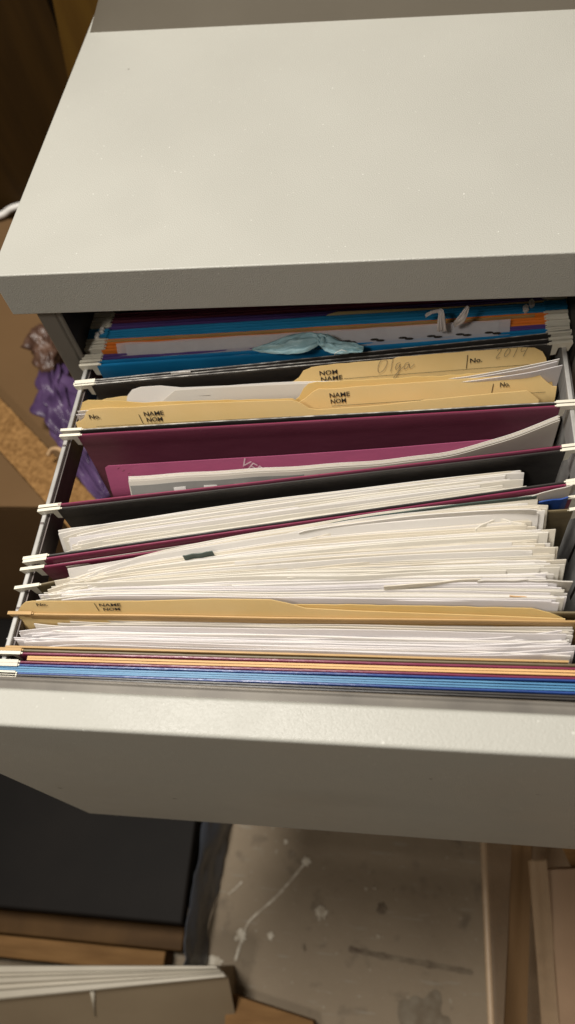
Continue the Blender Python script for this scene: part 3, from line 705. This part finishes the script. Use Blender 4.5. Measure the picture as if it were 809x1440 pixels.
patch('ribbon_tail', [(0.0112,0.0151,-0.0710), (0.0168,0.0139,-0.0700), (0.0250,0.0104,-0.0730), (0.0322,0.0099,-0.0740), (0.0394,0.0070,-0.0750)], [(0.0105,0.0085,-0.0730), (0.0153,0.0033,-0.0740), (0.0217,0.0016,-0.0750), (0.0305,0.0028,-0.0760), (0.0386,0.0032,-0.0760)], .0022, 8, M['ribbon'], rb, th=.0003)
patch('ribbon_knot', [(0.0095,0.0142,-0.0700), (0.0124,0.0138,-0.0690), (0.0161,0.0115,-0.0700)], [(0.0099,0.0073,-0.0710), (0.0127,0.0048,-0.0710), (0.0162,0.0068,-0.0720)], .0015, 5, M['ribbon'], rb, nc=14)
tube('frayed_thread', [Vector(q) for q in ((0.0207,0.0013,-0.0760), (0.0222,-0.0018,-0.0700), (0.0257,-0.0004,-0.0690), (0.0292,-0.0008,-0.0700))], .0002, M['white'], rb, 5)
wb_ = thing('white_ribbon', 'two crossed ends of a dull white ribbon sticking up near the cabinet edge', 'ribbon')
patch('ribbon_end', [(0.0942,0.0163,-0.0660), (0.0977,0.0168,-0.0600), (0.1021,0.0203,-0.0560)], [(0.0958,0.0171,-0.0700), (0.1009,0.0159,-0.0640), (0.1035,0.0201,-0.0570)], .001, 2, M['ribbon_w'], wb_, nc=16)
patch('ribbon_end', [(0.0775,0.0262,-0.0680), (0.0817,0.0256,-0.0640), (0.0875,0.0220,-0.0600), (0.0894,0.0187,-0.0640), (0.0907,0.0156,-0.0720)], [(0.0780,0.0253,-0.0690), (0.0822,0.0252,-0.0660), (0.0855,0.0221,-0.0630), (0.0852,0.0196,-0.0660), (0.0851,0.0168,-0.0730)], .001, 6, M['ribbon_w'], wb_, nc=20)

# ================================================================== around the cabinet
M['floor'] = mat('bare_concrete', (.165, .124, .078), .72, (.24, .187, .124), 7, bump=.0010, bscale=70, detail=10, lo=.25, hi=.75, bdetail=6)
_n = M['floor'].node_tree.nodes; _L = M['floor'].node_tree.links; _b = _n['Principled BSDF']; _src = _b.inputs['Base Color'].links[0].from_socket
for sc_, lo_, hi_, cc, st in ((38, .60, .74, (.10, .075, .048), (1, 1, 1)), (150, .66, .72, (.30, .27, .21), (1, 1, 1)), (24, .62, .70, (.24, .21, .16), (1, 7, 1)), (60, .70, .74, (.07, .05, .03), (6, 1, 1))):
    _mp = _n.new('ShaderNodeMapping'); _mp.inputs['Scale'].default_value = st; _L.new(_n['Texture Coordinate'].outputs['Object'], _mp.inputs[0])
    _t = _n.new('ShaderNodeTexNoise'); _t.inputs['Scale'].default_value = sc_; _t.inputs['Detail'].default_value = 5; _L.new(_mp.outputs[0], _t.inputs['Vector'])
    _r = _n.new('ShaderNodeMapRange'); _r.inputs[1].default_value = lo_; _r.inputs[2].default_value = hi_; _r.inputs[4].default_value = .7; _L.new(_t.outputs['Fac'], _r.inputs[0])
    _x = _n.new('ShaderNodeMix'); _x.data_type = 'RGBA'; _L.new(_r.outputs[0], _x.inputs['Factor']); _L.new(_src, _x.inputs['A']); _x.inputs['B'].default_value = (*cc, 1)
    _src = _x.outputs['Result']
_L.new(_src, _b.inputs['Base Color'])
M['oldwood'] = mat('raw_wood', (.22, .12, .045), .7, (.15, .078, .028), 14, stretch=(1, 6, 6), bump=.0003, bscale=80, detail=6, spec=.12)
M['shadewood'] = mat('shaded_wood', (.036, .018, .004), .6, (.024, .012, .003), 10, stretch=(5, 5, .6), detail=6, spec=.12)  # shadow over the panel is put into this dark wood colour
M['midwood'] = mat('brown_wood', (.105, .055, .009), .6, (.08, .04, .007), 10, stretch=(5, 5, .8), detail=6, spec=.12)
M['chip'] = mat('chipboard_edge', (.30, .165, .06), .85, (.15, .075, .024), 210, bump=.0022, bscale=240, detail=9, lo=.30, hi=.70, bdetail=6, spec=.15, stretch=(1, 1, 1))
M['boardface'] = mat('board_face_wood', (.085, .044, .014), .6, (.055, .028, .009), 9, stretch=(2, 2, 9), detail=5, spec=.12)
M['cardboard'] = mat('brown_cardboard', (.145, .084, .038), .75, (.125, .072, .032), 5, bump=.0002, bscale=200, spec=.12)
M['lilac'] = mat('purple_film', (.115, .066, .160), .34, (.062, .034, .092), 30, bump=.0030, bscale=42, transl=.2, bdetail=3)
M['knot'] = mat('brown_scrunch', (.045, .020, .013), .4, (.12, .065, .042), 60, bump=.003, bscale=110, bdetail=4)
M['charcoal'] = mat('charcoal_plastic', (.0095, .0078, .0066), .6, (.006, .005, .0044), 8, spec=.10)
M['greybag'] = mat('dark_grey_film', (.075, .085, .105), .38, (.055, .062, .078), 12, bump=.001, bscale=60)
M['oldwhite'] = mat('aged_white_paint', (.45, .41, .33), .55, (.38, .34, .27), 12, bump=.0002, bscale=120)
M['beige'] = mat('beige_board', (.28, .22, .145), .6, (.24, .185, .12), 8, spec=.12)
M['paintspill'] = mat('dried_paint', (.50, .45, .36), .6, (.30, .25, .18), 110, detail=6, lo=.4, hi=.6)
M['stain'] = mat('dark_stain', (.075, .05, .03), .8, (.20, .16, .108), 45, detail=6)
M['pinkpaper'] = mat('pinkish_paper', (.30, .195, .118), .7, (.25, .16, .095), 12)
M['twine'] = mat('twine', (.42, .27, .14), .8)
ZF = -.70
bm = bmesh.new()
vs = [bm.verts.new(c) for c in ((-3, -3, ZF), (3, -3, ZF), (3, 3, ZF), (-3, 3, ZF))]; bm.faces.new(vs)
fl = from_bm('floor', bm, M['floor']); fl['kind'] = 'structure'
def blob(name, pts, m, z=ZF+.0015, parent=None):
    bm = bmesh.new(); n = len(pts); c = Vector((sum(p[0] for p in pts)/n, sum(p[1] for p in pts)/n, z+.0012))
    ring = [bm.verts.new((p[0], p[1], z)) for p in pts]; cv = bm.verts.new(c)
    for k in range(n): bm.faces.new((ring[k], ring[(k+1) % n], cv))
    return from_bm(name, bm, m, parent, True)
def spot(name, c, r, m, sx=1.0, ang=0.0, seed=0, n=40):
    pts = []
    for k in range(n):
        a = k/n*2*math.pi; q = .8*r*(1 + .75*noise.noise(Vector((math.cos(a)*2.2, math.sin(a)*2.2, seed*3.3))))
        x, y = q*math.cos(a)*sx, q*math.sin(a)
        pts.append((c[0] + x*math.cos(ang) - y*math.sin(ang), c[1] + x*math.sin(ang) + y*math.cos(ang)))
    return blob(name, pts, m, parent=fl)
for k, (c, r, mm, sx, an) in enumerate((((-0.0233,-0.2909,-0.7000), .0085, 'paintspill', 1, 0), ((-0.1161,-0.3225,-0.7000), .0085, 'paintspill', 1, 0), ((-0.0803,-0.3195,-0.7000), .0045, 'paintspill', 1, 0),
        ((-0.0446,-0.2381,-0.7000), .006, 'paintspill', 1, .6), ((-0.0714,-0.2186,-0.7000), .003, 'paintspill', 1, 0), ((-0.0407,-0.3276,-0.7000), .004, 'stain', .6, .2), ((0.0464,-0.2810,-0.7000), .007, 'stain', 1, 0),
        ((0.0378,-0.2610,-0.7000), .002, 'paintspill', 1, 0), ((0.0278,-0.2625,-0.7000), .002, 'paintspill', 1, 0), ((0.0438,-0.3100,-0.7000), .003, 'paintspill', 1, 0), 
        ((-0.1217,-0.3666,-0.7000), .010, 'pinkpaper', .8, .3), ((-0.1443,-0.3526,-0.7000), .009, 'paintspill', 1.4, .2))):
    spot('paint_spot' if mm != 'stain' else 'floor_stain', c, r, M[mm], sx, an, k)
def ribbon_on_floor(name, pts, w0, m, seed):
    cp = curve_pts(pts, 40); l, r = [], []
    for i, q in enumerate(cp):
        d = (cp[min(i+1, 40)] - cp[max(i-1, 0)]).normalized(); s = Vector((-d.y, d.x, 0))*w0*(.55 + .9*abs(noise.noise(Vector((i*.35, seed, 0)))))*(1 if 0 < i < 40 else .2)
        l.append(q+s); r.append(q-s)
    bm = bmesh.new()
    a = [bm.verts.new((p.x, p.y, ZF+.0018)) for p in l]; b = [bm.verts.new((p.x, p.y, ZF+.0018)) for p in r]
    for i in range(40): bm.faces.new((a[i], a[i+1], b[i+1], b[i]))
    return from_bm(name, bm, m, fl, True)
ribbon_on_floor('paint_drip', [(-0.0446,-0.2388,-0.7000), (-0.0626,-0.2618,-0.7000), (-0.0805,-0.2821,-0.7000), (-0.1061,-0.3064,-0.7000), (-0.1133,-0.3251,-0.7000), (-0.1189,-0.3483,-0.7000)], .0019, M['paintspill'], 2)
ribbon_on_floor('floor_crack', [(0.0096,-0.3248,-0.7000), (0.0498,-0.3290,-0.7000), (0.0970,-0.3325,-0.7000), (0.1471,-0.3362,-0.7000)], .0034, M['stain'], 5)
ribbon_on_floor('floor_scratch', [(-0.1349,-0.2810,-0.7000), (-0.1271,-0.2736,-0.7000), (-0.1201,-0.2661,-0.7000)], .0012, M['paintspill'], 7)

# charcoal storage box in front of the cabinet, its lid seen from above
bx = thing('storage_box', 'large charcoal plastic storage box on the floor, under the left of the drawer', 'storage box')
box('box_body', (-.74, -.300, -.699), (-.176, .02, -.640), M['charcoal'], bx, .006, 3)
box('lid', (-.75, -.318, -.6395), (-.166, .03, -.620), M['charcoal'], bx, .004, 3)
# crumpled grey bag hanging down its right side
g = []
for j in range(13):
    v = j/12; row = []
    for i in range(25):
        u = i/24; y = lerp(-.365, -.17, u)
        x = -.163 + (.006 + .016*max(0, (u-.25)/.75))*(.3 + .7*v**.6) + .004*v ; z = lerp(-.622, -.694, v)
        n_ = noise.noise(Vector((u*6, v*2.2, 3.1)))
        row.append(Vector((x + .005*n_ + .002*noise.noise(Vector((u*17, v*5, 9))), y, z + .004*noise.noise(Vector((u*5, v*4, 1))))))
    g.append(row)
o = slab('plastic_bag', g, .0006, M['greybag'])
tag(o, 'crumpled dark blue grey plastic bag hanging beside the charcoal box', 'plastic bag')
# timber lying in front of the box
o = box('wood_plank', (-.62, -.3665, -.699), (-.192, -.3445, -.662), M['oldwood'], None, .002, 2)
tag(o, 'raw wooden plank lying between the charcoal box and the white moulded board', 'plank')
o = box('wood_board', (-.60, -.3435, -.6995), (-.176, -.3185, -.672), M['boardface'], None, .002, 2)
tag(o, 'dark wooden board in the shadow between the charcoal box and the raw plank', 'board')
# white moulded board leaning on the floor in front
wt = thing('moulded_board', 'scuffed white board with a grooved moulding along its top edge, at the bottom left', 'board')
za = -.600
pA, pB_ = Vector((-0.4498,-0.3788,-0.6000)), Vector((-0.1207,-0.3511,-0.6000)); fA, fB = Vector((-0.4361,-0.4167,-0.6000)), Vector((-0.1083,-0.3600,-0.6000))
bm = bmesh.new()
prof = [(0, -.004), (.03, 0), (.22, 0), (.26, -.005), (.33, -.005), (.37, 0), (.52, -.001), (.58, -.007), (.70, -.007), (.76, -.001), (.95, -.001), (1.0, -.004)]
a = [bm.verts.new(pA.lerp(fA, s) + Vector((0, 0, h))) for s, h in prof]; b = [bm.verts.new(pB_.lerp(fB, s) + Vector((0, 0, h))) for s, h in prof]
a += [bm.verts.new(fA + Vector((0, 0, -.012))), bm.verts.new(pA + Vector((0, 0, -.012)))]; b += [bm.verts.new(fB + Vector((0, 0, -.012))), bm.verts.new(pB_ + Vector((0, 0, -.012)))]
n = len(a)
for k in range(n): bm.faces.new((a[k], a[(k+1) % n], b[(k+1) % n], b[k]))
bm.faces.new(a); bm.faces.new(b[::-1])
from_bm('moulding', bm, M['oldwhite'], wt)
bm = bmesh.new()
q = [pA.lerp(fA, .1), pB_.lerp(fB, .1), pB_.lerp(fB, .97), pA.lerp(fA, .97)]
top = [bm.verts.new((p_.x, p_.y, za-.0123)) for p_ in q]; bot = [bm.verts.new((p_.x, p_.y - (.05 if i > 1 else 0), ZF+.001)) for i, p_ in enumerate(q)]
bm.faces.new(top); bm.faces.new(bot[::-1])
for k in range(4): bm.faces.new((top[k], bot[k], bot[(k+1) % 4], top[(k+1) % 4]))
from_bm('board_face', bm, M['beige'], wt)
def on_face(u, h):
    a = q[3].lerp(q[2], u); a.z = za-.0123; b = a + Vector((0, -.05, 0)); b.z = ZF+.001
    return a.lerp(b, h) + Vector((0, -.0006, 0))
tube('chip_scratch', [on_face(.565, .01), on_face(.556, .22), on_face(.545, .5)], .0016, M['oldwhite'], wt, 6, [.0028, .0016, .0007])
# brown board on the floor
bm = bmesh.new()
q = [(-0.1210,-0.3777,-0.6750), (-0.0240,-0.3947,-0.6750), (0.0026,-0.4665,-0.6750), (-0.1127,-0.4784,-0.6750)]
top = [bm.verts.new(p_) for p_ in q]; bot = [bm.verts.new((p_[0], p_[1], ZF+.001)) for p_ in q]
bm.faces.new(top); bm.faces.new(bot[::-1])
for k in range(4): bm.faces.new((top[k], bot[k], bot[(k+1) % 4], top[(k+1) % 4]))
o = from_bm('wooden_board', bm, M['oldwood']); tag(o, 'brown wooden board on the floor right of the white moulded board', 'board')
M['stain2'] = mat('rust_ring', (.115, .085, .052), .75, (.17, .14, .098), 70, detail=6)
c = (0.0942,-0.3974,-0.7000)
spot('floor_stain', c, .046, M['stain2'], 1, 0, 6, 48)

# translucent tote
tt = thing('plastic_tote', 'translucent plastic tote with cardboard inside, at the bottom right', 'storage tote')
TX0, TX1, TY0, TY1, TZ = .139, .52, -.62, -.13, -.455
def wall(name, a, b, t=.0022):
    # a, b: bottom and top edge ends; slightly flared
    g = [[b[0].lerp(b[1], i/10) for i in range(11)], [b[0].lerp(b[1], i/10).lerp(a[0].lerp(a[1], i/10), .5) for i in range(11)], [a[0].lerp(a[1], i/10) for i in range(11)]]
    return slab(name, g, t, M['tote'], tt)
ct = [Vector((TX0, TY0, TZ)), Vector((TX1, TY0, TZ)), Vector((TX1, TY1, TZ)), Vector((TX0, TY1, TZ))]
cb = [Vector((TX0+.03, TY0+.03, ZF+.003)), Vector((TX1-.03, TY0+.03, ZF+.003)), Vector((TX1-.03, TY1-.03, ZF+.003)), Vector((TX0+.03, TY1-.03, ZF+.003))]
for k in range(4): wall('side_wall', (cb[k], cb[(k+1) % 4]), (ct[k], ct[(k+1) % 4]))
for k in range(4):
    a, b = ct[k], ct[(k+1) % 4]
    tube('rim', [a.lerp(b, i/6) + Vector((0, 0, .001)) for i in range(7)], .0030, M['tote'], tt, 8)
bm = bmesh.new(); box_bm(bm, (TX0+.031, TY0+.031, ZF+.0008), (TX1-.031, TY1-.031, ZF+.0028)); from_bm('base', bm, M['tote'], tt)
def loose(name, quad, zb, th, m, label, cat):
    q = [Vector(v) for v in quad]; g = [[q[0].lerp(q[1], i/8) + Vector((0, 0, .003*math.sin(i))) for i in range(9)],
        [q[0].lerp(q[1], i/8).lerp(q[3].lerp(q[2], i/8), .5) for i in range(9)], [q[3].lerp(q[2], i/8) for i in range(9)]]
    return tag(slab(name, g, th, m), label, cat)
loose('cardboard_piece', [(0.1716,-0.2220,-0.5000), (0.1884,-0.2208,-0.5000), (0.1789,-0.3800,-0.5500), (0.1591,-0.3819,-0.5500)], 0, .004, M['cardboard'], 'narrow brown cardboard strip standing inside the translucent tote', 'cardboard')
loose('paper_bag', [(0.2005,-0.2454,-0.5000), (0.2448,-0.2398,-0.5000), (0.2489,-0.3689,-0.5600), (0.2105,-0.3672,-0.5600)], 0, .006, M['pinkpaper'], 'pinkish brown paper bag lying inside the translucent tote', 'paper bag')
loose('plastic_divider', [(0.1798,-0.2425,-0.4700), (0.1946,-0.2415,-0.4700), (0.2192,-0.3858,-0.6000), (0.2010,-0.3876,-0.6000)], 0, .003, M['tote'], 'frosted plastic divider between the cardboard and the paper bag in the tote', 'divider')
loose('kraft_flap', [(0.2112,-0.2264,-0.4800), (0.2361,-0.2234,-0.4800), (0.2440,-0.2405,-0.5200), (0.2270,-0.2442,-0.5200)], 0, .003, M['oldwood'], 'kraft brown flap folded over the paper bag in the tote', 'cardboard flap')

# left side: chipboard, cardboard box, purple bag, twine, cable, dark wood
d = Vector((.735, -.678, 0)); nrm = Vector((-.678, -.735, 0))
c0 = Vector((-.345, .138, -.300)) - d*.16; ln = .36
bm = bmesh.new()
corner = [c0, c0 + d*ln, c0 + d*ln + nrm*.0365, c0 + nrm*.0365]
NX, NY = 60, 8
g = [[corner[0].lerp(corner[1], i/NX).lerp(corner[3].lerp(corner[2], i/NX), j/NY) + Vector((0, 0, .0022*noise.noise(Vector((i*.9, j*.9, 2))))) for i in range(NX+1)] for j in range(NY+1)]
cp = thing('chipboard_panel', 'thick chipboard panel standing on edge beside the drawer, its rough edge up', 'board')
slab('rough_edge', g, .004, M['chip'], cp)
bm = bmesh.new()
top = [bm.verts.new(v - Vector((0, 0, .0031))) for v in corner]; bot = [bm.verts.new((v.x, v.y, -.6175)) for v in corner]
bm.faces.new(top); bm.faces.new(bot[::-1])
for k in range(4): bm.faces.new((top[k], bot[k], bot[(k+1) % 4], top[(k+1) % 4]))
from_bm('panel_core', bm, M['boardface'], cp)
cb_ = thing('cardboard_box', 'plain brown cardboard box standing left of the cabinet', 'cardboard box')
box('box_body', (-.70, .03, -.699), (-.200, .470, -.322), M['cardboard'], cb_, .003, 2)
bm = bmesh.new(); box_bm(bm, (-.70, .030, -.3215), (-.201, .470, -.318), .0008, 1)
from_bm('top_flaps', bm, M['cardboard'], cb_)
# purple bag with a gathered brown neck
def crumple(name, path, radii, m, parent, seed, flat=.6, folds=7, amp=.28, seg=64, rows=60):
    cp_ = curve_pts(path, rows); g = []
    bm = bmesh.new(); rings = []; pu = None
    for j, c in enumerate(cp_):
        s = j/rows; dd = (cp_[min(j+1, rows)] - cp_[max(j-1, 0)]).normalized()
        u = Vector((0, 0, 1)).cross(dd).normalized(); v = dd.cross(u)
        r = interp(radii, s); ring = []
        for k in range(seg):
            a = k/seg*2*math.pi
            f = abs(noise.noise(Vector((math.cos(a)*folds*.35, math.sin(a)*folds*.35, s*6.0 + seed))))*2 - .35
            ck = abs(noise.noise(Vector((math.cos(a)*4, math.sin(a)*4, s*9 + seed*2))))
            q = r*(1 + amp*f*2 + .30*ck - .12 + .10*noise.noise(Vector((math.cos(a)*6, math.sin(a)*6, s*14 + seed))))
            ring.append(bm.verts.new(c + u*math.cos(a)*q + v*math.sin(a)*q*flat))
        rings.append(ring)
    for a, b in zip(rings, rings[1:]):
        for k in range(seg): bm.faces.new((a[k], a[(k+1) % seg], b[(k+1) % seg], b[k]))
    bm.faces.new(rings[0][::-1]); bm.faces.new(rings[-1])
    return from_bm(name, bm, m, parent, True)
pb_ = thing('purple_bag', 'crumpled purple bag with a gathered brown neck, wedged beside the cabinet', 'bag')
crumple('bag_body', [(-0.3170,0.2079,-0.2950), (-0.2999,0.1652,-0.2920), (-0.2810,0.1272,-0.2920), (-0.2656,0.0986,-0.2960), (-0.2469,0.0668,-0.3000), (-0.2154,0.0300,-0.3000)], [(0, .006), (.12, .012), (.35, .0165), (.6, .013), (.8, .009), (1, .011)], M['lilac'], pb_, 4.2, .6, 7, .42, 120, 110)
crumple('bag_neck', [(-0.3356,0.2425,-0.2900), (-0.3211,0.2167,-0.2820), (-0.3130,0.1979,-0.2840), (-0.3041,0.1759,-0.2840)], [(0, .006), (.3, .020), (.55, .012), (.75, .014), (1, .006)], M['knot'], pb_, 9.1, .8, 6, .14, 48, 30)
lp = [Vector((-0.2786,0.0693,-0.2850)), Vector((-0.2736,0.0726,-0.2800)), Vector((-0.2632,0.0698,-0.2760)), Vector((-0.2569,0.0642,-0.2800)), Vector((-0.2570,0.0601,-0.2900))]
o = tube('twine_loop', curve_pts(lp, 20), .0022, M['twine'], None, 8); tag(o, 'loop of beige twine between the purple bag and the chipboard', 'twine')
lp = [Vector((-0.4980,0.4617,-0.3100)), Vector((-0.4594,0.4673,-0.3100)), Vector((-0.4446,0.4816,-0.3100)), Vector((-0.4066,0.4928,-0.3100))]
o = tube('white_cable', curve_pts(lp, 16), .0042, M['white'], None, 10); tag(o, 'white cable lying along the back of the cardboard box', 'cable')
o = box('wood_cupboard_side', (-1.6, .490, -.699), (-.30, .515, .9), M['shadewood'], None, .002, 2); tag(o, 'very dark wooden panel rising behind the cardboard box', 'wood panel')
bm = bmesh.new()
q = [(-0.2784,0.4700,-0.0307), (-0.3014,0.4700,-0.1559), (-0.3148,0.4700,-0.2007), (-0.2138,0.4700,-0.1141), (-0.1628,0.4700,-0.0410)]
top = [bm.verts.new(p_) for p_ in q]; bot = [bm.verts.new((p_[0], p_[1]+.016, p_[2])) for p_ in q]
bm.faces.new(top); bm.faces.new(bot[::-1]); n = len(top)
for k in range(n): bm.faces.new((top[k], bot[k], bot[(k+1) % n], top[(k+1) % n]))
o = from_bm('leaning_plank', bm, M['midwood']); tag(o, 'brown plank leaning against the dark wooden panel, top left', 'plank')
